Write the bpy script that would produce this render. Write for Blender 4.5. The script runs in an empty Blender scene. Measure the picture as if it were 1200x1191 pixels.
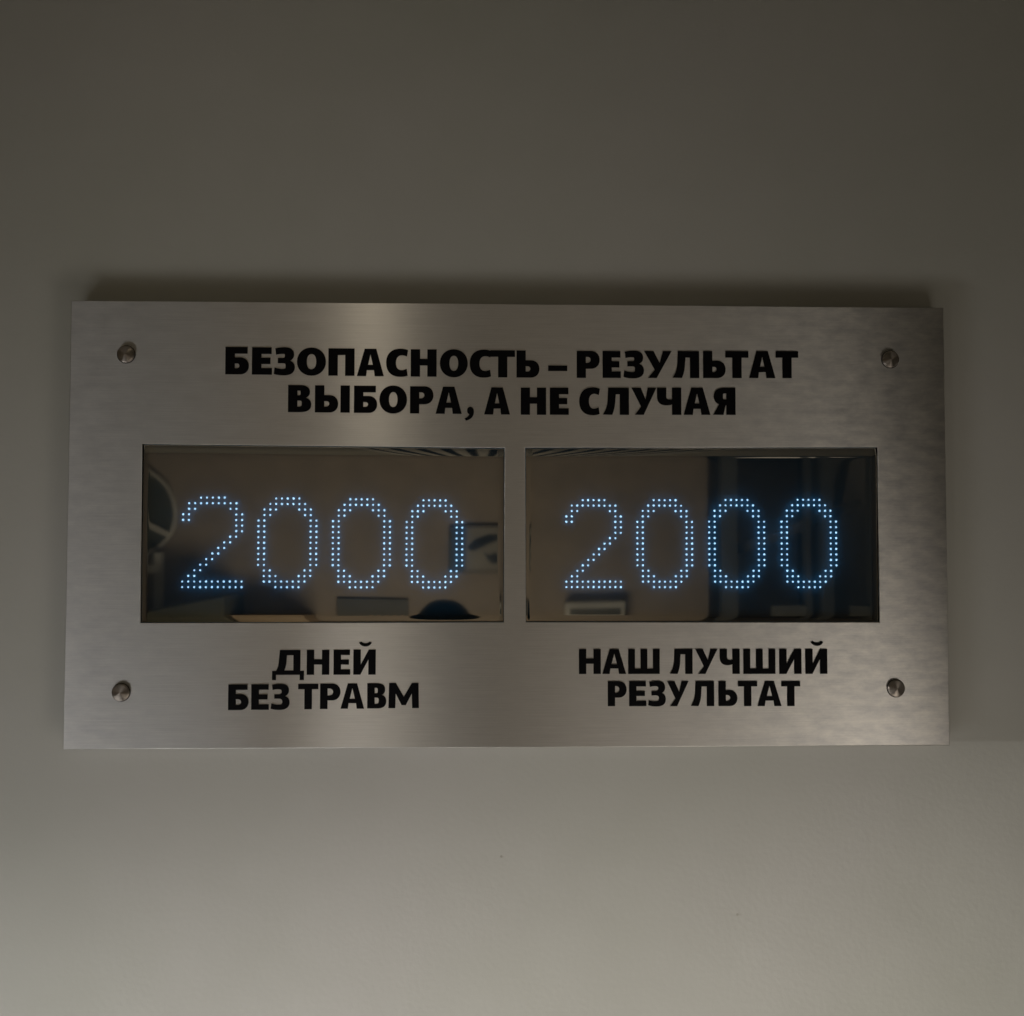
import bpy, bmesh, math, random
from mathutils import Vector, Matrix
random.seed(7)
SC = bpy.context.scene
COL = SC.collection
PI = math.pi
R = math.radians

# ------------------------------------------------------------------ camera
cam_data = bpy.data.cameras.new("camera")
cam = bpy.data.objects.new("camera", cam_data)
COL.objects.link(cam)
cam_data.sensor_fit = 'HORIZONTAL'
cam_data.sensor_width = 36.0
cam_data.lens = 36.0
cam_data.clip_start = 0.05
cam_data.clip_end = 60
RM = ((0.9995664, 0.0293447, -0.0024258), (-0.0294145, 0.9988784, -0.0371050), (0.0013342, 0.0371602, 0.9993084))
# columns of RM: right, forward, up of the camera
right = Vector((RM[0][0], RM[1][0], RM[2][0]))
fwd = Vector((RM[0][1], RM[1][1], RM[2][1]))
up = Vector((RM[0][2], RM[1][2], RM[2][2]))
m = Matrix((right, up, -fwd)).transposed().to_4x4()
m.translation = Vector((-0.03587, -1.19877, -0.02592))
cam.matrix_world = m
SC.camera = cam

# ------------------------------------------------------------------ world, exposure
world = bpy.data.worlds.new("World")
SC.world = world
world.use_nodes = True
world.node_tree.nodes["Background"].inputs[0].default_value = (0.9, 0.95, 1.0, 1)
world.node_tree.nodes["Background"].inputs[1].default_value = 0.004
SC.view_settings.view_transform = 'Standard'
SC.view_settings.look = 'None'
SC.view_settings.exposure = 0
SC.view_settings.gamma = 1
SC.cycles.use_denoising = True
SC.cycles.max_bounces = 8
SC.cycles.transparent_max_bounces = 12
SC.cycles.sample_clamp_indirect = 4

# ------------------------------------------------------------------ lamps of the room, and added fill lights
def area(name, loc, target, sx, sy, power, col=(1, 0.95, 0.87), spread=180):
    l = bpy.data.lights.new(name, 'AREA')
    l.shape = 'RECTANGLE'; l.size = sx; l.size_y = sy; l.energy = power; l.color = col
    l.spread = R(spread)
    o = bpy.data.objects.new(name, l); COL.objects.link(o)
    o.location = loc
    o.rotation_euler = (Vector(target) - Vector(loc)).to_track_quat('-Z', 'Z').to_euler()
    return o
area("low_light", (0.52, -0.80, -1.15), (-0.02, 0.0, -0.62), 0.36, 1.15, 1.33, (1, 0.90, 0.78), 105)
area("low_light", (-0.20, -0.80, -1.15), (0.0, 0.0, -0.62), 0.13, 1.15, 0.36, (1, 0.94, 0.86), 120)
area("low_light", (-1.03, -0.80, -1.15), (-0.4, 0.0, -0.62), 0.14, 1.15, 1.4, (1, 0.99, 0.98), 100)
area("floor_bounce_fill", (-0.25, -1.15, -1.50), (-0.25, -0.5, 0.0), 3.0, 1.4, 1.4, (1, 0.98, 0.94), 180)  # added area light, stands in for soft bounce off the floor
def spot(name, loc, target, power, ang, blend, size, col):
    l = bpy.data.lights.new(name, 'SPOT')
    l.energy = power; l.spot_size = R(ang); l.spot_blend = blend; l.shadow_soft_size = size; l.color = col
    o = bpy.data.objects.new(name, l); COL.objects.link(o)
    o.location = loc
    o.rotation_euler = (Vector(target) - Vector(loc)).to_track_quat('-Z', 'Z').to_euler()
    return o
spot("side_light", (-3.6, -0.50, -0.262), (0.6, -0.46, -0.80), 1520, 22.5, 1.0, 0.02, (1, 0.96, 0.90))
area("room_fill", (-0.3, -2.7, -1.45), (-0.6, -5.0, -0.5), 1.6, 0.5, 19.5, (1, 0.965, 0.90), 170)  # added fill near the floor, brightens the mirrored far wall and ceiling
spot("downlight", (-0.33, -1.30, 1.10), (-0.2, 0, 0.1), 1.5, 50, 1.0, 0.04, (1, 0.86, 0.64))
area("passage_fill", (2.30, -6.6, 1.12), (2.2, -6.6, -1.0), 0.7, 1.4, 1.8, (1, 0.93, 0.82), 170)  # added unseen fill, lifts the dark passage and the steel's right end

# ------------------------------------------------------------------ materials
def mat(name):
    mt = bpy.data.materials.new(name); mt.use_nodes = True
    nt = mt.node_tree
    return mt, nt, nt.nodes["Principled BSDF"], nt.nodes, nt.links
def noise(nt, scale, detail=3, vec=None, mapscale=None, rough=0.5):
    n = nt.nodes.new("ShaderNodeTexNoise"); n.inputs["Scale"].default_value = scale
    n.inputs["Detail"].default_value = detail; n.inputs["Roughness"].default_value = rough
    tc = nt.nodes.new("ShaderNodeTexCoord")
    if mapscale:
        mp = nt.nodes.new("ShaderNodeMapping"); mp.inputs["Scale"].default_value = mapscale
        nt.links.new(tc.outputs["Object"], mp.inputs[0]); nt.links.new(mp.outputs[0], n.inputs["Vector"])
    else:
        nt.links.new(tc.outputs["Object"], n.inputs["Vector"])
    return n
def ramp(nt, src, a, b, ca, cb):
    r = nt.nodes.new("ShaderNodeValToRGB")
    r.color_ramp.elements[0].position = a; r.color_ramp.elements[1].position = b
    r.color_ramp.elements[0].color = ca; r.color_ramp.elements[1].color = cb
    nt.links.new(src, r.inputs[0]); return r
def mrange(nt, src, a, b, c, d):
    r = nt.nodes.new("ShaderNodeMapRange")
    for i, v in enumerate((a, b, c, d)): r.inputs[i + 1].default_value = v
    nt.links.new(src, r.inputs[0]); return r
def plain(name, col, rough=0.6, metal=0.0, bump=0.0, bscale=200):
    mt, nt, p, N, L = mat(name)
    n = noise(nt, 6, 4)
    c0 = tuple(v * 0.9 for v in col) + (1,); c1 = tuple(min(1, v * 1.08) for v in col) + (1,)
    L.new(ramp(nt, n.outputs["Fac"], 0.3, 0.7, c0, c1).outputs[0], p.inputs["Base Color"])
    p.inputs["Roughness"].default_value = rough; p.inputs["Metallic"].default_value = metal
    if bump:
        b = N.new("ShaderNodeBump"); b.inputs["Strength"].default_value = bump; b.inputs["Distance"].default_value = 0.001
        L.new(noise(nt, bscale, 3).outputs["Fac"], b.inputs["Height"]); L.new(b.outputs[0], p.inputs["Normal"])
    return mt

# painted plaster
M_WALL, nt, p, N, L = mat("painted_plaster")
n1 = noise(nt, 2.2, 4)
n2 = noise(nt, 14, 3)
r1 = ramp(nt, n1.outputs["Fac"], 0.3, 0.7, (0.560, 0.570, 0.522, 1), (0.605, 0.600, 0.575, 1))
mx = N.new("ShaderNodeMix"); mx.data_type = 'RGBA'; mx.blend_type = 'MULTIPLY'; mx.inputs[0].default_value = 1
r2 = ramp(nt, n2.outputs["Fac"], 0.3, 0.7, (0.975, 0.975, 0.97, 1), (1, 1, 1, 1))
L.new(r1.outputs[0], mx.inputs[6]); L.new(r2.outputs[0], mx.inputs[7]); L.new(mx.outputs[2], p.inputs["Base Color"])
p.inputs["Roughness"].default_value = 0.62
p.inputs["Specular IOR Level"].default_value = 0.3
b = N.new("ShaderNodeBump"); b.inputs["Strength"].default_value = 0.14; b.inputs["Distance"].default_value = 0.0012
L.new(noise(nt, 160, 4).outputs["Fac"], b.inputs["Height"])
b2 = N.new("ShaderNodeBump"); b2.inputs["Strength"].default_value = 0.25; b2.inputs["Distance"].default_value = 0.004
L.new(noise(nt, 9, 2).outputs["Fac"], b2.inputs["Height"]); L.new(b.outputs[0], b2.inputs["Normal"])
L.new(b2.outputs[0], p.inputs["Normal"])

# brushed stainless steel, grain running sideways
M_STEEL, nt, p, N, L = mat("brushed_steel")
p.inputs["Metallic"].default_value = 1
brush = noise(nt, 1.0, 5, mapscale=(14, 14, 1500), rough=0.7)
cloud = noise(nt, 1.0, 5, mapscale=(34, 34, 85), rough=0.65)
geo = N.new("ShaderNodeTexCoord"); sep = N.new("ShaderNodeSeparateXYZ"); L.new(geo.outputs["Object"], sep.inputs[0])
wear = mrange(nt, sep.outputs[0], 0.15, 0.40, 0.15, 1.0)     # handling marks, stronger at the right end
wear2 = mrange(nt, sep.outputs[0], -0.48, -0.34, 0.42, 0.0)
wm = N.new("ShaderNodeMath"); wm.operation = 'MAXIMUM'; L.new(wear.outputs[0], wm.inputs[0]); L.new(wear2.outputs[0], wm.inputs[1])
cr = ramp(nt, cloud.outputs["Fac"], 0.32, 0.68, (0.70, 0.705, 0.72, 1), (1.0, 0.99, 0.96, 1))
mw = N.new("ShaderNodeMix"); mw.data_type = 'RGBA'; mw.inputs[6].default_value = (0.96, 0.96, 0.96, 1)
L.new(wm.outputs[0], mw.inputs[0]); L.new(cr.outputs[0], mw.inputs[7])
base = ramp(nt, brush.outputs["Fac"], 0.3, 0.7, (0.77, 0.762, 0.745, 1), (0.91, 0.90, 0.885, 1))
mm_ = N.new("ShaderNodeMix"); mm_.data_type = 'RGBA'; mm_.blend_type = 'MULTIPLY'; mm_.inputs[0].default_value = 1
L.new(base.outputs[0], mm_.inputs[6]); L.new(mw.outputs[2], mm_.inputs[7]); L.new(mm_.outputs[2], p.inputs["Base Color"])
L.new(mrange(nt, cloud.outputs["Fac"], 0.3, 0.7, 0.33, 0.37).outputs[0], p.inputs["Roughness"])
p.inputs["Anisotropic"].default_value = 1.0
tv = N.new("ShaderNodeCombineXYZ"); tv.inputs[2].default_value = 1.0
L.new(tv.outputs[0], p.inputs["Tangent"])
b = N.new("ShaderNodeBump"); b.inputs["Strength"].default_value = 0.05; b.inputs["Distance"].default_value = 0.0004
L.new(brush.outputs["Fac"], b.inputs["Height"]); L.new(b.outputs[0], p.inputs["Normal"])

# turned caps: circular grain
M_CAP, nt, p, N, L = mat("turned_steel")
p.inputs["Metallic"].default_value = 1; p.inputs["Base Color"].default_value = (0.42, 0.38, 0.34, 1)
p.inputs["Roughness"].default_value = 0.42; p.inputs["Anisotropic"].default_value = 0.9
p.inputs["Anisotropic Rotation"].default_value = 0.25
tg = N.new("ShaderNodeTangent"); tg.direction_type = 'RADIAL'; tg.axis = 'Y'; L.new(tg.outputs[0], p.inputs["Tangent"])
M_DARKRIM = plain("dark_gap", (0.02, 0.018, 0.016), 0.7)

M_INK, nt, p, N, L = mat("black_vinyl")
p.inputs["Base Color"].default_value = (0.0035, 0.0035, 0.005, 1); p.inputs["Roughness"].default_value = 0.45
p.inputs["Specular IOR Level"].default_value = 0.12
L.new(mrange(nt, noise(nt, 40, 3).outputs["Fac"], 0.3, 0.7, 0.4, 0.55).outputs[0], p.inputs["Roughness"])

# smoked half-mirror acrylic
M_GLASS = bpy.data.materials.new("smoked_mirror_acrylic"); M_GLASS.use_nodes = True
nt = M_GLASS.node_tree; N = nt.nodes; L = nt.links; N.clear()
out = N.new("ShaderNodeOutputMaterial"); mixs = N.new("ShaderNodeMixShader")
tr = N.new("ShaderNodeBsdfTransparent"); tr.inputs[0].default_value = (0.46, 0.48, 0.50, 1)
gl = N.new("ShaderNodeBsdfGlossy"); gl.inputs["Color"].default_value = (1.0, 0.90, 0.72, 1)
sm = mrange(nt, noise(nt, 9, 4).outputs["Fac"], 0.35, 0.75, 0.020, 0.040); L.new(sm.outputs[0], gl.inputs["Roughness"])
mixs.inputs[0].default_value = 0.38
L.new(tr.outputs[0], mixs.inputs[1]); L.new(gl.outputs[0], mixs.inputs[2]); L.new(mixs.outputs[0], out.inputs[0])

M_BOARD = plain("dark_circuit_board", (0.022, 0.150, 0.27), 0.8)
M_LED, nt, p, N, L = mat("led_light")
N.remove(p); e = N.new("ShaderNodeEmission"); e.inputs[0].default_value = (0.42, 0.74, 1.0, 1); e.inputs[1].default_value = 4.8
L.new(mrange(nt, noise(nt, 190, 1).outputs["Fac"], 0.3, 0.7, 2.9, 4.7).outputs[0], e.inputs[1])
L.new(e.outputs[0], N["Material Output"].inputs[0])

# ------------------------------------------------------------------ helpers
def tag(o, label=None, cat=None, group=None, kind=None):
    if label: o["label"] = label
    if cat: o["category"] = cat
    if group: o["group"] = group
    if kind: o["kind"] = kind
    return o
def link(name, me, mt, parent=None):
    o = bpy.data.objects.new(name, me); COL.objects.link(o)
    if mt is not None and not me.materials: me.materials.append(mt)
    if parent: o.parent = parent
    return o
def empty(name, loc, label, cat, group=None):
    o = bpy.data.objects.new(name, None); COL.objects.link(o); o.location = loc
    o.empty_display_size = 0.05
    return tag(o, label, cat, group)
def bm_box(bm, x0, x1, y0, y1, z0, z1):
    r = bmesh.ops.create_cube(bm, size=1)
    bmesh.ops.scale(bm, vec=(x1 - x0, y1 - y0, z1 - z0), verts=r['verts'])
    bmesh.ops.translate(bm, vec=((x0 + x1) / 2, (y0 + y1) / 2, (z0 + z1) / 2), verts=r['verts'])
def done(bm, name, mt, parent=None, bevel=0, smooth=False, seg=2):
    if bevel: bmesh.ops.bevel(bm, geom=bm.edges[:], offset=bevel, segments=seg, affect='EDGES', profile=0.5)
    me = bpy.data.meshes.new(name); bm.to_mesh(me); bm.free()
    if smooth:
        for f in me.polygons: f.use_smooth = True
    return link(name, me, mt, parent)
def box(name, x0, x1, y0, y1, z0, z1, mt, parent=None, bevel=0):
    bm = bmesh.new(); bm_box(bm, x0, x1, y0, y1, z0, z1); return done(bm, name, mt, parent, bevel)
def lathe(name, prof, mt, parent=None, seg=40, axis='Y'):
    """prof: (radius, y) from the front centre backwards, turned about the Y axis"""
    bm = bmesh.new(); rings = []
    for r, y in prof:
        if r < 1e-6: rings.append([bm.verts.new((0, y, 0))])
        else: rings.append([bm.verts.new((r * math.cos(2 * PI * k / seg), y, r * math.sin(2 * PI * k / seg))) for k in range(seg)])
    for a, b_ in zip(rings, rings[1:]):
        for k in range(seg):
            k2 = (k + 1) % seg
            if len(a) == 1: bm.faces.new((a[0], b_[k], b_[k2]))
            elif len(b_) == 1: bm.faces.new((a[k], a[k2], b_[0]))
            else: bm.faces.new((a[k], a[k2], b_[k2], b_[k]))
    bmesh.ops.recalc_face_normals(bm, faces=bm.faces)
    if axis == 'Z': bmesh.ops.rotate(bm, verts=bm.verts, matrix=Matrix.Rotation(-PI / 2, 3, 'X'))
    o = done(bm, name, mt, parent, smooth=True)
    return o
def outline_mesh(name, contours, y_front, y_back, bevel=0.0, res=1):
    """closed 2D contours (x, z), holes by nesting -> solid of the given depth, front towards -Y"""
    cu = bpy.data.curves.new(name, 'CURVE'); cu.dimensions = '2D'; cu.fill_mode = 'BOTH'
    for c in contours:
        s = cu.splines.new('POLY'); s.points.add(len(c) - 1)
        for pt, q in zip(s.points, c): pt.co = (q[0], q[1], 0, 1)
        s.use_cyclic_u = True
    cu.extrude = (y_back - y_front) / 2 - bevel
    cu.bevel_depth = bevel; cu.bevel_resolution = res
    cu.offset = -bevel
    tmp = bpy.data.objects.new("tmp", cu); COL.objects.link(tmp)
    me = bpy.data.meshes.new_from_object(tmp)
    bpy.data.objects.remove(tmp); bpy.data.curves.remove(cu)
    me.transform(Matrix.Translation((0, (y_front + y_back) / 2, 0)) @ Matrix.Rotation(PI / 2, 4, 'X'))
    me.name = name; me.materials.clear()
    return me

# ------------------------------------------------------------------ the room shell
D = 0.024            # the wall lies this far behind the front of the plate
ZF, ZC = -1.62, 1.15
def sheet(name, pts, mt):
    me = bpy.data.meshes.new(name); me.from_pydata(pts, [], [(0, 1, 2, 3)]); o = link(name, me, mt); return tag(o, kind="structure")
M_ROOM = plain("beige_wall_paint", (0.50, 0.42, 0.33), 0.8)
M_CEIL = plain("ceiling_paint", (0.50, 0.47, 0.38), 0.8)
M_FLOOR = plain("floor_covering", (0.36, 0.32, 0.27), 0.6)
bm = bmesh.new(); bm_box(bm, -4.1, 2.9, D, D + 0.12, ZF, ZC)
tag(done(bm, "wall", M_WALL), kind="structure")
sheet("floor", [(-4.1, -8.2, ZF), (2.9, -8.2, ZF), (2.9, D, ZF), (-4.1, D, ZF)], M_FLOOR)
sheet("ceiling", [(-4.1, -8.2, ZC), (-4.1, D, ZC), (2.9, D, ZC), (2.9, -8.2, ZC)], M_CEIL)
# opposite wall, with the dark glazed passage beside it
WY = -5.0
bm = bmesh.new(); bm_box(bm, -4.1, 1.33, WY - 0.12, WY, ZF, ZC)
tag(done(bm, "far_wall", M_ROOM), kind="structure")
bm = bmesh.new(); bm_box(bm, -4.22, -4.1, -8.2, D, ZF, ZC)
tag(done(bm, "side_wall", M_ROOM), kind="structure")
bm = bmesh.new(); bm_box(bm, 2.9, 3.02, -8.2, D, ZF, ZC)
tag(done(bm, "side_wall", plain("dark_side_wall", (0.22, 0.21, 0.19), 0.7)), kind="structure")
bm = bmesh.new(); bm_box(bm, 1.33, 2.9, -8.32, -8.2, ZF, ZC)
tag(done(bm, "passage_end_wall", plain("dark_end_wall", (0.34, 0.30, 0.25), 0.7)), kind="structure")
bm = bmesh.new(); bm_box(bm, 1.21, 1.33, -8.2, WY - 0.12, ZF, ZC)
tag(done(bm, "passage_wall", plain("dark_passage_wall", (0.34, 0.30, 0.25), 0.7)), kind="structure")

# ------------------------------------------------------------------ the sign
sign = empty("safety_counter_sign", (0, 0, 0),
             "brushed steel safety counter sign with two lit 2000 displays, fixed to the plain wall", "sign")
HW, HH = 0.515, 0.2596
LP = [(-0.4310, 0.09217), (-0.00936, 0.08925), (-0.00983, -0.11497), (-0.42982, -0.1153)]
RP = [(0.0148, 0.08975), (0.43361, 0.0919), (0.43334, -0.11525), (0.01568, -0.11489)]
plate_me = outline_mesh("face_plate", [[(-HW, -HH), (HW, -HH), (HW, HH), (-HW, HH)], LP, RP], 0.0, 0.0025, 0.0006, 2)
face = link("face_plate", plate_me, M_STEEL, sign)
# folded rim round the plate, set back from its edge
bm = bmesh.new()
i_, t_ = 0.0012, 0.0015
bm_box(bm, -HW + i_, HW - i_, 0.0026, 0.016, HH - i_ - t_, HH - i_)
bm_box(bm, -HW + i_, HW - i_, 0.0026, 0.016, -HH + i_, -HH + i_ + t_)
bm_box(bm, -HW + i_, -HW + i_ + t_, 0.0026, 0.016, -HH + i_ + t_ + .0001, HH - i_ - t_ - .0001)
bm_box(bm, HW - i_ - t_, HW - i_, 0.0026, 0.016, -HH + i_ + t_ + .0001, HH - i_ - t_ - .0001)
done(bm, "folded_edge", M_STEEL, sign)
box("housing", -0.472, 0.472, 0.0110, D - 0.0005, -0.215, 0.215, M_DARKRIM, sign)

# standoff caps
cap0 = lathe("standoff_cap", [(0, -0.0052), (0.0040, -0.0049), (0.0085, -0.0040), (0.0094, -0.0036), (0.0098, -0.0030), (0.0099, -0.0006)], M_CAP, sign, 48)
ring0 = lathe("gasket", [(0.0098, -0.0006), (0.0107, -0.0006), (0.0107, -0.0001)], M_DARKRIM, cap0, 40)
post0 = lathe("standoff_post", [(0.0, 0.0027), (0.006, 0.0027), (0.006, D - 0.0004)], M_STEEL, cap0, 20)
for k, (bx_, bz_) in enumerate([(-0.45064, 0.19673), (0.44967, 0.19678), (-0.45054, -0.19478), (0.4516, -0.19255)]):
    if k == 0: c = cap0
    else:
        c = cap0.copy(); COL.objects.link(c); c.parent = sign
        for ch in (ring0, post0):
            d = ch.copy(); COL.objects.link(d); d.parent = c
    c.location = (bx_, 0, bz_)
    c.rotation_euler = (random.uniform(-.02, .02), 0, random.uniform(-.02, .02))

# ---------------- lettering: every glyph drawn as outlines in a box w wide and 100 high
def path(s, n=9):
    tok = s.replace(',', ' ').split(); out = []; cur = []; i = 0; cmd = None
    def num():
        nonlocal i
        v = float(tok[i]); i += 1; return v
    while i < len(tok):
        if tok[i].isalpha(): cmd = tok[i]; i += 1
        if cmd == 'Z':
            out.append(cur); cur = []
        elif cmd == 'M':
            cur = [(num(), num())]; cmd = 'L'
        elif cmd == 'L': cur.append((num(), num()))
        elif cmd == 'H': cur.append((num(), cur[-1][1]))
        elif cmd == 'V': cur.append((cur[-1][0], num()))
        elif cmd == 'C':
            p0 = cur[-1]; p1 = (num(), num()); p2 = (num(), num()); p3 = (num(), num())
            for k in range(1, n + 1):
                t = k / n; u = 1 - t
                cur.append(tuple(u**3 * a + 3 * u * u * t * b_ + 3 * u * t * t * c + t**3 * d for a, b_, c, d in zip(p0, p1, p2, p3)))
    res = []
    for c in out:
        if len(c) > 1 and abs(c[0][0] - c[-1][0]) + abs(c[0][1] - c[-1][1]) < 1e-6: c = c[:-1]
        q = [c[0]]
        for pnt in c[1:]:
            if abs(pnt[0] - q[-1][0]) + abs(pnt[1] - q[-1][1]) > 1e-4: q.append(pnt)
        res.append(q)
    return res
def sx_(cs, w0, w): return [[(x * w / w0, y) for x, y in c] for c in cs]

def glyph(ch, w, s, b):
    if ch == '–': return path(f"M 0 25 H {w} V 45 H 0 Z")
    if ch == ',': return sx_(path("M 12 14 C 12 22 17 27 24 27 C 33 27 38 20 38 9 C 38 -8 27 -20 8 -24 L 2 -16 C 12 -13 18 -8 20 0 C 14 2 12 7 12 14 Z"), 38, w)
    if ch == 'Е':
        a = (100 - b) / 2 + 1
        return path(f"M 0 0 H {w} V {b} H {s} V {a} H {w*.92} V {a+b*.95} H {s} V {100-b} H {w*.98} V 100 H 0 Z")
    if ch == 'Н':
        a = 41
        return path(f"M 0 0 H {s} V {a} H {w-s} V 0 H {w} V 100 H {w-s} V {a+b} H {s} V 100 H 0 Z")
    if ch == 'П': return path(f"M 0 0 H {s} V {100-b} H {w-s} V 0 H {w} V 100 H 0 Z")
    if ch == 'Т':
        c = w / 2
        return path(f"M {c-s/2} 0 H {c+s/2} V {100-b} H {w} V 100 H 0 V {100-b} H {c-s/2} Z")
    if ch == 'Ш':
        q = (w - 3 * s * .93) / 2; s2 = s * .93
        return path(f"M 0 0 H {w} V 100 H {w-s2} V {b} H {s2*2+q} V 100 H {s2+q} V {b} H {s2} V 100 H 0 Z")
    if ch == 'О':
        k = .56
        def ell(rx, ry, cx=w / 2, cy=50, k=.58):
            return f"M {cx} {cy+ry} C {cx+rx*k} {cy+ry} {cx+rx} {cy+ry*k} {cx+rx} {cy} C {cx+rx} {cy-ry*k} {cx+rx*k} {cy-ry} {cx} {cy-ry} C {cx-rx*k} {cy-ry} {cx-rx} {cy-ry*k} {cx-rx} {cy} C {cx-rx} {cy+ry*k} {cx-rx*k} {cy+ry} {cx} {cy+ry} Z "
        return path(ell(w / 2, 51.5) + ell(w / 2 - s * 1.03, 51.5 - b * .98, k=.62))
    if ch == 'С':
        return path(f"M {w} 96 C {w*.9} 100 {w*.78} 101.5 {w*.66} 101.5 C {w*.24} 101.5 0 82 0 50 C 0 17 {w*.23} -1.5 {w*.64} -1.5 C {w*.78} -1.5 {w*.9} 0 {w*.985} 3.5 "
                    f"L {w*.94} {b+3.5} C {w*.86} {b+1} {w*.8} {b*.94} {w*.71} {b*.94} C {s+w*.12} {b*.94} {s*1.05} 32 {s*1.05} 50 C {s*1.05} 69 {s+w*.13} {100-b*.93} {w*.73} {100-b*.93} C {w*.81} {100-b*.93} {w*.88} {99-b} {w*.95} {97-b} Z")
    if ch == 'А':
        c = w / 2; t = s * .62
        lx = lambda y, o: o * y / 100      # left outer edge
        i0 = s * .98
        yb0, yb1 = 22, 22 + b * .8
        # inner lines: left leg inner from (i0,0) to crossbar
        il = lambda y: i0 + (c - t + 2 - 0) * y / 100
        ap = 100 - b * 0.85
        def inl(y): return i0 + (c - i0) * y / 97
        return path(f"M 0 0 H {i0} L {inl(yb0)-1} {yb0} H {w-inl(yb0)+1} L {w-i0} 0 H {w} L {c+t} 100 H {c-t} Z "
                    f"M {inl(yb1)+.2} {yb1} L {c} {ap} L {w-inl(yb1)-.2} {yb1} Z")
    if ch == 'Л':
        return path(f"M {w-s} 0 H {w} V 100 H {w*.20} L {w*.185} 62 C {w*.18} 42 {w*.14} 20 0 1 L {s*1.02} 0 C {w*.20+s*.62} 14 {w*.19+s*.8} 32 {w*.19+s*.82} 58 L {w*.20+s*.84} {100-b} H {w-s} Z")
    if ch == 'У':
        return path(f"M {w*.12} 0 H {w*.12+s*.98} L {w} 100 H {w-s*.92} L {w*.55} 54 L {s*1.0} 100 H 0 L {w*.36} 29 Z") if False else \
            path(f"M {w*.14} 0 H {w*.14+s*.95} L {w} 100 H {w-s*.93} L {w*.565} 56 L {s*1.02} 100 H 0 L {w*.385} 30 Z")
    if ch == 'Ч':
        return path(f"M {w-s} 0 H {w} V 100 H {w-s} V 58 C {w-s-4} 56 {w*.58} 55 {w*.50} 56 C {w*.40} 57 {s} 61 {s} 72 V 100 H 0 V 68 C 0 46 {w*.12} 35 {w*.38} 35 C {w*.52} 35 {w*.62} 37 {w-s} 40 Z")
    if ch == 'М':
        return path(f"M 0 0 H {s*.92} L {s*.98} 58 L {w*.43} 12 H {w*.57} L {w-s*.98} 58 L {w-s*.92} 0 H {w} L {w-2} 100 H {w-s*.98} L {w*.5} 45 L {s*.98} 100 H 2 Z")
    if ch in 'ИЙ':
        cs = path(f"M 0 0 H {s*.95} L {w-s} 60 V 0 H {w} V 100 H {w-s*.95} L {s} 40 V 100 H 0 Z")
        if ch == 'Й':
            c = w * .53
            cs += path(f"M {c-25} 128 L {c-16} 132 C {c-8} 123 {c+8} 123 {c+17} 132 L {c+26} 128 C {c+17} 107 {c-16} 107 {c-25} 128 Z")
        return cs
    if ch == 'Д':
        # body stands on the base line, two feet below it
        a = w * .10; e = w * .90
        return path(f"M 0 -21 H {a+3} V 0 H {e-4} V -21 H {w} V {b-5} H {w*.885} V 100 H {w*.24} L {w*.21} 60 C {w*.205} 42 {w*.18} 28 {w*.12} {b-5} H 0 Z "
                    f"M {w*.38} {b-4} C {w*.43} 30 {w*.445} 42 {w*.45} 56 L {w*.465} {100-b} H {w*.885-s*.95} V {b-4} Z")
    def bowl(x0, w_, y0, y1, s, b, k=.6):
        """outer part: from (x0,y1) round to (x0,y0)"""
        cy = (y0 + y1) / 2; r = (y1 - y0) / 2; f = w_ - r * 1.0
        f = max(f, x0 + 2)
        return f"H {f} C {f+(w_-f)*k} {y1} {w_} {cy+r*k} {w_} {cy} C {w_} {cy-r*k} {f+(w_-f)*k} {y0} {f} {y0} H {x0} "
    def hole(x0, w_, y0, y1, k=.6):
        cy = (y0 + y1) / 2; r = (y1 - y0) / 2; f = max(w_ - r * 1.15, x0 + 1.5)
        return f"M {x0} {y1} H {f} C {f+(w_-f)*k} {y1} {w_} {cy+r*k} {w_} {cy} C {w_} {cy-r*k} {f+(w_-f)*k} {y0} {f} {y0} H {x0} Z "
    if ch == 'Ь': return path(f"M 0 0 V 100 H {s} V 64 " + bowl(0, w, 0, 64, s, b) + "Z " + hole(s, w - s * .98, b * .92, 64 - b * .92))
    if ch == 'Б': return path(f"M 0 0 V 100 H {w*.94} V {100-b} H {s} V 62 " + bowl(0, w, 0, 62, s, b) + "Z " + hole(s, w - s * .98, b * .92, 62 - b * .92))
    if ch == 'Р': return path(f"M 0 0 V 100 " + bowl(s, w, 34, 100, s, b) + f"V 0 H 0 Z " + hole(s, w - s * .98, 34 + b * .9, 100 - b * .9))
    if ch == 'Ы':
        q = w - s - 5 * w / 95 - 2
        return path(f"M 0 0 V 100 H {s} V 64 " + bowl(0, q, 0, 64, s, b) + "Z " + hole(s, q - s * .95, b * .92, 64 - b * .92) + f"M {w-s} 0 H {w} V 100 H {w-s} Z")
    if ch == 'В':
        return path(f"M 0 0 V 100 H {w*.50} C {w*.80} 100 {w*.94} 91 {w*.94} 75 C {w*.94} 64 {w*.88} 57 {w*.76} 53.5 C {w*.92} 50 {w} 42 {w} 28.5 C {w} 9 {w*.84} 0 {w*.52} 0 Z "
                    f"M {s} {b*.85} H {w*.45} C {w*.6} {b*.85} {w-s*1.02} {b+2} {w-s*1.02} {30} C {w-s*1.02} 40 {w*.6} 43 {w*.45} 43 H {s} Z "
                    f"M {s} {43+b*.8} H {w*.44} C {w*.55} {43+b*.8} {w*.94-s} {45+b*.85} {w*.94-s} 71 C {w*.94-s} 80 {w*.55} {100-b*.85} {w*.44} {100-b*.85} H {s} Z")
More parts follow.
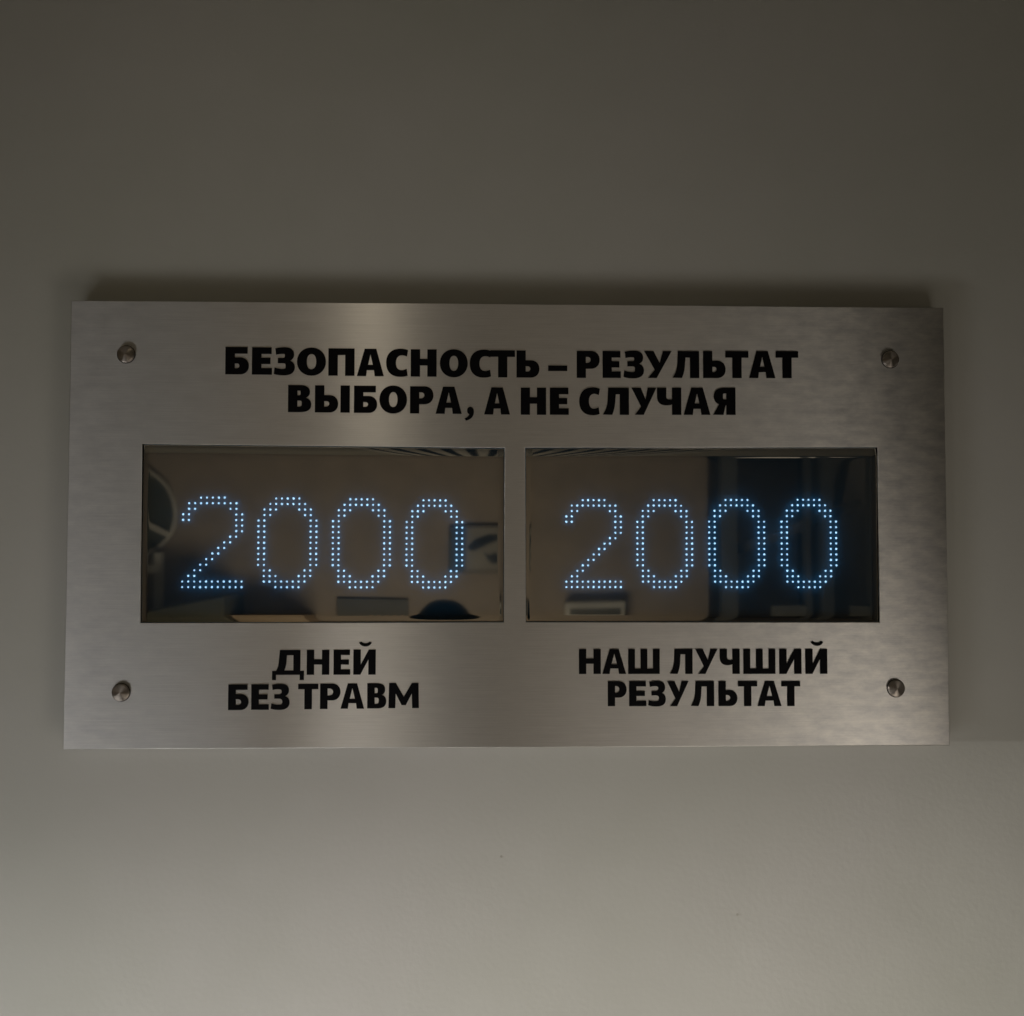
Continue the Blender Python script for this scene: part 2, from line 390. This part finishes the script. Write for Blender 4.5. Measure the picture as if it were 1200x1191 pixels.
    if ch == 'Я':
        return path(f"M {w} 0 V 100 H {w*.48} C {w*.2} 100 {w*.03} 89 {w*.03} 68 C {w*.03} 53 {w*.12} 43 {w*.27} 39 L 0 0 H {s*1.12} L {w*.56} 36 H {w-s} V 0 Z "
                    f"M {w-s} {36+b*.85} H {w*.53} C {w*.42} {36+b*.85} {w*.03+s} 60 {w*.03+s} 68 C {w*.03+s} 77 {w*.42} {100-b*.88} {w*.53} {100-b*.88} H {w-s} Z")
    if ch == 'З':
        sc = s / 30; bb = b
        return sx_(path(f"M 5 97 C 18 100.5 30 101.5 41 101.5 C 64 101.5 76 92 76 75 C 76 64 70 56 60 52.5 C 73 49 79 40 79 28 C 79 8 64 -1.5 37 -1.5 C 23 -1.5 10 0 0 3.5 "
                        f"L 3 {b+3} C 13 {b} 23 {b-2} 32 {b-2} C 44 {b-2} {79-s*1.02} {b+1} {79-s*1.02} 30 C {79-s*1.02} 39 44 {43} 34 43 L 15 43 L 15 {43+b*.8} L 32 {43+b*.8} "
                        f"C 41 {43+b*.8} {76-s*1.02} {46+b*.8} {76-s*1.02} 71 C {76-s*1.02} 78 40 {101-b} 31 {101-b} C 23 {101-b} 15 {100-b} 8 {98-b} Z"), 79, w)
    raise ValueError(ch)

HEAD = [('Б', -335.89, -308.76, 174.11, 206.22), ('Е', -305.0, -281.88, 173.92, 206.03), ('З', -279.56, -255.25, 173.75, 205.87), ('О', -252.64, -219.02, 173.55, 205.67), ('П', -216.11, -185.63, 173.32, 205.45), 
        ('А', -182.72, -151.31, 173.1, 205.23), ('С', -148.69, -123.05, 172.97, 205.09), ('Н', -119.85, -89.51, 172.84, 204.95), ('О', -85.71, -52.98, 172.7, 204.79), ('С', -50.64, -25.18, 172.57, 204.65), 
        ('Т', -26.35, 2.66, 172.46, 204.53), ('Ь', 4.42, 31.42, 172.43, 204.46), ('–', 41.71, 64.34, 172.45, 204.43), ('Р', 75.52, 102.62, 172.47, 204.4), ('Е', 106.15, 127.68, 172.61, 204.56), 
        ('З', 130.93, 155.14, 172.74, 204.71), ('У', 155.43, 187.96, 172.88, 204.87), ('Л', 189.14, 220.83, 173.05, 205.06), ('Ь', 225.58, 252.27, 173.21, 205.26), ('Т', 252.27, 279.6, 173.35, 205.41), 
        ('А', 280.49, 311.73, 173.5, 205.59), ('Т', 312.33, 339.14, 173.64, 205.76), ('В', -262.66, -235.76, 130.13, 161.91), ('Ы', -231.41, -190.84, 129.95, 161.76), ('Б', -185.9, -158.9, 129.77, 161.61), 
        ('О', -156.28, -124.0, 129.61, 161.48), ('Р', -120.5, -93.12, 129.39, 161.28), ('А', -90.49, -59.86, 129.09, 161.0), (',', -57.23, -45.55, 128.86, 160.8), ('А', -33.56, -3.14, 128.55, 160.51), 
        ('Н', 9.46, 39.36, 128.46, 160.45), ('Е', 43.76, 66.07, 128.6, 160.61), ('С', 78.42, 102.83, 128.77, 160.81), ('Л', 106.36, 137.29, 128.91, 160.98), ('У', 140.24, 169.74, 129.07, 161.16), 
        ('Ч', 170.63, 199.29, 129.21, 161.33), ('А', 202.25, 233.92, 129.37, 161.51), ('Я', 237.17, 263.85, 129.52, 161.69)]
BODY = [('Д', -278.04, -241.44, -175.15, -146.57), ('Н', -238.25, -212.25, -175.15, -146.43), ('Е', -207.34, -188.13, -175.14, -146.32), ('Й', -184.5, -158.65, -175.14, -146.21), ('Б', -328.1, -304.79, -215.4, -186.14), 
        ('Е', -301.61, -281.46, -215.2, -185.97), ('З', -279.34, -257.67, -215.0, -185.81), ('Т', -247.9, -224.71, -214.74, -185.59), ('Р', -222.58, -199.15, -214.52, -185.42), ('А', -198.94, -171.85, -214.31, -185.25), 
        ('В', -168.23, -146.23, -214.08, -185.05), ('М', -143.66, -108.37, -213.82, -184.84), ('Н', 77.76, 103.31, -174.92, -146.05), ('А', 105.23, 133.02, -174.98, -146.08), ('Ш', 135.5, 172.43, -175.05, -146.11), 
        ('Л', 184.57, 211.09, -175.13, -146.15), ('У', 214.4, 240.4, -175.19, -146.18), ('Ч', 243.17, 266.71, -175.25, -146.21), ('Ш', 271.15, 308.88, -175.32, -146.24), ('И', 313.6, 339.73, -175.39, -146.27), 
        ('Й', 344.46, 370.34, -175.45, -146.3), ('Р', 111.48, 133.47, -212.34, -183.42), ('Е', 136.49, 156.58, -212.41, -183.47), ('З', 158.78, 179.45, -212.47, -183.52), ('У', 181.1, 206.2, -212.54, -183.57), 
        ('Л', 208.96, 236.3, -212.62, -183.63), ('Ь', 241.56, 263.68, -212.71, -183.7), ('Т', 264.52, 287.22, -212.77, -183.74), ('А', 287.5, 315.78, -212.84, -183.8), ('Т', 315.78, 337.99, -212.91, -183.85)]
def put(table, s, b):
    cache = {}
    for ch, x0, x1, z0, z1 in table:
        h = z1 - z0; w = (x1 - x0) / h * 100
        key = (ch, round(w / 4))
        me = outline_mesh("letter", [[(x / 100 * h / 1000, z / 100 * h / 1000) for x, z in c] for c in glyph(ch, w, s, b)], -0.0009, -0.00005, 0.00012, 1)
        o = link("letter", me, M_INK, sign)
        o.location = (x0 / 1000, 0, z0 / 1000)
put(HEAD, 34, 24)
put(BODY, 29.5, 21)

# ---------------- displays
def axis_profile(t, half, r, slope):
    """set-back and its slope near both ends of one axis"""
    e = half - abs(t)
    if e >= r: return 0.0
    return (r - e) ** 2 / (2 * r) * slope
def cuts(half, r, n_mid, n_rim):
    v = [-half + r * (k / n_rim) ** 1.0 for k in range(n_rim)]
    v += [-half + r + (2 * half - 2 * r) * k / n_mid for k in range(n_mid + 1)]
    v += [half - r * (1 - (k + 1) / n_rim) for k in range(n_rim)]
    return v
def make_glass(q, seed):
    g = 0.0006
    x0 = (q[0][0] + q[3][0]) / 2 + g; x1 = (q[1][0] + q[2][0]) / 2 - g
    zt = lambda u: q[0][1] + (q[1][1] - q[0][1]) * u - g
    zb = lambda u: q[3][1] + (q[2][1] - q[3][1]) * u + g
    hx = (x1 - x0) / 2; hz = 0.102
    us = cuts(hx, 0.010, 60, 10); vs = cuts(hz, 0.014, 34, 10)
    verts = []; nx = len(us)
    for v in vs:
        for u in us:
            fu = (u + hx) / (2 * hx); fv = (v + hz) / (2 * hz)
            z = zb(fu) + (zt(fu) - zb(fu)) * fv
            y = 0.0026 + axis_profile(u, hx, 0.007, 0.12) + axis_profile(v, hz, 0.014 if v > 0 else 0.008, 0.19 if v > 0 else 0.13)
            y += 0.00005 * math.sin(u * 21 + seed) + 0.00003 * math.sin(v * 40 + u * 9 + seed * 2)
            verts.append((x0 + (u + hx), y, z))
    faces = [(j * nx + i, j * nx + i + 1, (j + 1) * nx + i + 1, (j + 1) * nx + i) for j in range(len(vs) - 1) for i in range(nx - 1)]
    me = bpy.data.meshes.new("display_glass"); me.from_pydata(verts, [], faces); me.update()
    for f in me.polygons: f.use_smooth = True
    return me, x0, x1
ROWS = {
 '2': ["...#####...", ".#########.", ".##.....##.", "##.......##", "##.......##", ".........##", ".........##", "........##.", ".......##..",
       "......##...", ".....##....", "....##.....", "...##......", "..##.......", ".##........", "###########", "###########"],
 '0': ["...#####...", "..#######..", ".###...###.", ".##.....##."] + ["##.......##"] * 9 + [".##.....##.", ".###...###.", ".########..", "...#####..."],
}
DIG = [[('2', -384.52, -316.01, 30.22, -74.2), ('0', -297.01, -229.59, 29.46, -74.19), ('0', -210.32, -143.7, 28.69, -74.38), ('0', -124.17, -58.96, 27.71, -74.56)],
       [('2', 63.75, 128.16, 28.41, -74.13), ('0', 147.81, 212.82, 28.63, -74.12), ('0', 233.23, 298.85, 29.17, -74.11), ('0', 319.61, 385.04, 29.5, -74.19)]]
def make_digit(spec, parent):
    ch, x0, x1, z1, z0 = spec
    bm = bmesh.new()
    for r, row in enumerate(ROWS[ch]):
        for c, v in enumerate(row):
            if v != '#': continue
            x = (x0 + (x1 - x0) * c / 10) / 1000; z = (z1 + (z0 - z1) * r / 16) / 1000
            rr = 0.00124 * random.uniform(0.90, 1.10)
            q = bmesh.ops.create_uvsphere(bm, u_segments=8, v_segments=5, radius=rr)
            bmesh.ops.translate(bm, vec=(x + random.uniform(-1, 1) * 6e-5, 0.0069, z + random.uniform(-1, 1) * 6e-5), verts=q['verts'])
    me = bpy.data.meshes.new("led_digit"); bm.to_mesh(me); bm.free()
    o = link("led_digit", me, M_LED, parent)
    o["label"] = "digit %s made of glowing blue-white light dots" % ch
    return o
for side, q in enumerate((LP, RP)):
    me, x0, x1 = make_glass(q, side * 2.3 + 0.4)
    board = box("display_board", x0 - 0.002, x1 + 0.002, 0.0096, 0.0108, -0.119, 0.0955, M_BOARD, sign)
    board["label"] = ("dark display board on the left, counting days without injury" if side == 0 else "dark display board on the right, showing the best result")
    link("display_glass", me, M_GLASS, board)
    for spec in DIG[side]: make_digit(spec, board)

# ------------------------------------------------------------------ small flaws of the wall
for i, (sx0, sz0, rr) in enumerate([(-0.012, -0.392, 0.0018), (0.268, -0.462, 0.0017)]):
    bm = bmesh.new()
    vv = [bm.verts.new((sx0 + rr * random.uniform(.7, 1.1) * math.cos(a * PI / 5), D - 0.0004, sz0 + rr * random.uniform(.7, 1.1) * math.sin(a * PI / 5))) for a in range(10)]
    bm.faces.new(vv)
    tag(done(bm, "wall_stain", plain("stain", (0.46, 0.45, 0.40), 0.8)), kind="structure")

# ------------------------------------------------------------------ things of the room behind, seen only as reflections
M_LIGHT = plain("pale_metal", (0.78, 0.76, 0.68), 0.5)
M_GREEN = plain("dark_green_grey", (0.13, 0.125, 0.085), 0.6)
M_BLACK = plain("plain_black", (0.008, 0.008, 0.010), 0.6)
M_GREY = plain("grey_metal", (0.18, 0.17, 0.14), 0.5)
M_TAN = plain("tan_laminate", (0.48, 0.36, 0.23), 0.5)
M_SOFT = plain("brown_grey_frame", (0.30, 0.26, 0.20), 0.6)
M_PAPER = plain("aged_paper", (0.46, 0.43, 0.36), 0.7)
M_DARKP = plain("dark_print", (0.02, 0.018, 0.02), 0.6)

g = empty("ceiling_grille", (0.20, -3.4, ZC), "slatted metal grille in the ceiling, mirrored at the top of the displays", "grille")
fr = bmesh.new()
for a in (-0.68, 0.64): bm_box(fr, a, a + 0.04, -1.45, 1.45, -0.04, -0.001)
for a in (-1.45, 1.41): bm_box(fr, -0.639, 0.639, a, a + 0.04, -0.04, -0.001)
done(fr, "frame", M_LIGHT, g)
box("dark_recess_sheet", -0.639, 0.639, -1.409, 1.409, -0.006, -0.002, M_BLACK, g)  # black sheet paints the darkness of the recess above the slats
sl = bmesh.new(); bm_box(sl, -0.024, 0.024, -1.409, 1.409, -0.034, -0.010); s0 = done(sl, "slat", M_LIGHT, g)
for k in range(14):
    o = s0 if k == 0 else s0.copy()
    if k: COL.objects.link(o); o.parent = g
    o.location = (-0.59 + k * 0.0908, 0, 0)

def place(name, label, cat, loc): return empty(name, loc, label, cat)
# round hooded mirror at the left
t = place("round_mirror", "dark round mirror with a pale rim, reflected at the left display edge", "mirror", (-2.13, -4.97, 0.17))
bm = bmesh.new()
def ring(bm, R0, R1, y0, y1, n=48):
    vs = []
    for k in range(n):
        a = 2 * PI * k / n; c, s_ = math.cos(a), math.sin(a)
        vs.append([bm.verts.new((R0 * c, y1, R0 * s_)), bm.verts.new((R0 * c, y0, R0 * s_)), bm.verts.new((R1 * c, y0, R1 * s_)), bm.verts.new((R1 * c, y1, R1 * s_))])
    for k in range(n):
        a, b_ = vs[k], vs[(k + 1) % n]
        for j in range(4): bm.faces.new((a[j], a[(j + 1) % 4], b_[(j + 1) % 4], b_[j]))
ring(bm, 0.27, 0.25, 0.03, 0.0)
bmesh.ops.recalc_face_normals(bm, faces=bm.faces)
done(bm, "rim", M_LIGHT, t)
bm = bmesh.new(); bmesh.ops.create_circle(bm, cap_ends=True, segments=48, radius=0.251, matrix=Matrix.Translation((0, 0.012, 0)) @ Matrix.Rotation(PI / 2, 4, 'X')); done(bm, "disc", M_GREEN, t)
bm = bmesh.new(); bm_box(bm, -0.04, 0.26, 0.032, 0.06, -0.02, 0.015); bmesh.ops.rotate(bm, verts=bm.verts, matrix=Matrix.Rotation(R(28), 3, 'Y')); done(bm, "arm", M_LIGHT, t)
t = place("white_door_frame", "pale upright frame reflected at the lower left display edge", "frame", (-2.12, -4.9, ZF))
box("upright", -0.02, 0.02, 0, 0.06, 0.0, 1.55, M_LIGHT, t); box("upright", 0.16, 0.20, 0, 0.06, 0.0, 1.55, M_LIGHT, t); box("crossbar", 0.0201, 0.1599, 0, 0.06, 1.42, 1.47, M_LIGHT, t)

t = place("cabinet", "low dark green cabinet against the opposite wall", "cabinet", (-1.75, -4.7, ZF))
bm = bmesh.new()
vs = [bm.verts.new(c) for c in [(-.32, -.25, 0), (.30, -.25, 0), (.30, .25, 0), (-.32, .25, 0), (-.32, -.25, 1.20), (.30, -.25, 1.31), (.30, .25, 1.31), (-.32, .25, 1.20)]]
for f in [(0, 1, 5, 4), (1, 2, 6, 5), (2, 3, 7, 6), (3, 0, 4, 7), (4, 5, 6, 7), (3, 2, 1, 0)]: bm.faces.new([vs[i] for i in f])
bmesh.ops.recalc_face_normals(bm, faces=bm.faces)
done(bm, "body", M_GREEN, t, bevel=0.01)
box("door", -.30, -.01, .251, .268, .08, 1.12, M_GREEN, t, 0.003); box("door", .01, .29, .251, .268, .08, 1.12, M_GREEN, t, 0.003)
t = place("tan_counter", "tan counter beside the dark cabinet", "counter", (-1.15, -4.75, ZF))
box("top", -.29, .14, -.2, .24, 1.12, 1.155, M_TAN, t, 0.004); box("body", -.28, .13, -.19, .22, 0, 1.119, M_TAN, t, 0.004)

t = place("notice_board", "grey notice board low on the opposite wall", "board", (-0.69, -4.985, -0.47))
box("panel", -.205, .205, 0, .015, -.14, .125, M_GREY, t, 0.003)
for k in range(5): box("strip", -.02 + k * .045, .0 + k * .045, .0155, .02, -.13, -.045, M_TAN, t)

t = place("framed_print", "pale framed print with dark curved shapes on the opposite wall", "picture", (-0.02, -4.985, -0.035))
box("frame", -.13, .13, 0, .02, -.15, .12, M_SOFT, t, 0.003)
box("side_panel", -.225, -.131, 0, .012, -.14, .115, M_GREEN, t, 0.002)
box("paper", -.115, .115, .0205, .022, -.12, .105, M_PAPER, t)
for sh in ([(-.11, .005), (-.06, .045), (.02, .07), (.085, .07), (.09, .035), (.03, .02), (-.03, -.005), (-.07, -.02), (-.10, -.015)],
           [(-.01, -.03), (.03, -.045), (.06, -.03), (.095, -.05), (.09, -.09), (.05, -.095), (.02, -.07)]):
    link("motif", outline_mesh("motif", [sh], 0.0225, 0.0235), M_DARKP, t)

t = place("wall_heater", "pale box shaped wall heater on the opposite wall", "heater", (0.65, -4.95, -0.44))
box("body", -.18, .18, -.04, .06, -.10, .09, M_LIGHT, t, 0.012)
box("slot", -.15, .15, .061, .066, -.02, .05, M_GREY, t)

t = place("stand_in_chair", "black high backed chair shape standing in for a head mirrored in the display", "chair", (-0.17, -2.4, ZF))  # chair shape added where the display mirrors a dark-haired head
bm = bmesh.new()
for (cx, cz, rx, rz) in ((0, 1.14, 0.125, 0.27),):
    r_ = bmesh.ops.create_uvsphere(bm, u_segments=32, v_segments=20, radius=1)
    for v in r_['verts']:
        v.co = Vector((math.copysign(abs(v.co.x) ** .8, v.co.x) * rx, v.co.y * 0.055, cz + math.copysign(abs(v.co.z) ** .75, v.co.z) * rz))
done(bm, "backrest", M_BLACK, t, smooth=True)
box("seat", -.23, .23, -.02, .44, .46, .54, M_BLACK, t, 0.03)
lathe("column", [(0.0, 0.12), (0.03, 0.12), (0.03, 0.458)], M_GREY, t, 20, 'Z')
for k in range(5):
    a = 2 * PI * k / 5 + .3
    bm = bmesh.new(); bm_box(bm, 0.031, 0.30, -.018, .018, .06, .095)
    bmesh.ops.rotate(bm, verts=bm.verts, matrix=Matrix.Rotation(a, 3, 'Z'))
    done(bm, "foot", M_GREY, t, 0.004)

t = place("glazed_partition", "dark glazed partition with grey posts beside the opposite wall", "partition", (1.33, -5.02, ZF))
hz_ = ZC - ZF
for x_, w_, m_ in ((.08, .10, M_GREY), (.62, .03, M_GREY), (.72, .07, M_GREY), (1.02, .05, M_GREY), (1.44, .06, M_GREY)):
    box("post", x_, x_ + w_, -.05, .03, 0.0, hz_ - 0.001, plain("post_paint", (.22, .22, .20), .5), t)
for (xa, za, xb, zb) in ((.20, 1.58, 1.0, 1.86), (1.08, 1.90, 1.45, 2.08)):
    bm = bmesh.new(); d_ = Vector((xb - xa, 0, zb - za)); bm_box(bm, 0, d_.length, -.03, .0, -.03, .03)
    bmesh.ops.rotate(bm, verts=bm.verts, matrix=Matrix.Rotation(-math.atan2(zb - za, xb - xa), 3, 'Y')); bmesh.ops.translate(bm, verts=bm.verts, vec=(xa, -.06, za))
    done(bm, "rail", plain("rail_paint", (.20, .19, .17), .5), t)
for xa, xb in ((.40, .62), (.90, 1.02)):
    box("lower_panel", xa + .001, xb - .001, -.03, .01, .9, 1.22, plain("panel_paint", (.32, .32, .28), .5), t)

t = place("curved_window_frame", "pale curved window frame at the end of the dark passage", "window", (2.42, -5.3, ZF))
bm = bmesh.new(); prev = None; N_ = 24
for k in range(N_ + 1):
    u = k / N_; z = 0.9 + 1.75 * u; x = -0.32 + 0.42 * (1 - u) ** 0.5 * 0.2 + 0.34 * u ** 2.2
    ring_ = [bm.verts.new((x + dx, dy, z)) for dx, dy in ((-.028, -.03), (.028, -.03), (.028, .03), (-.028, .03))]
    if prev:
        for j in range(4): bm.faces.new((prev[j], prev[(j + 1) % 4], ring_[(j + 1) % 4], ring_[j]))
    prev = ring_
bmesh.ops.recalc_face_normals(bm, faces=bm.faces)
done(bm, "frame", plain("window_paint", (.30, .30, .27), .5), t)
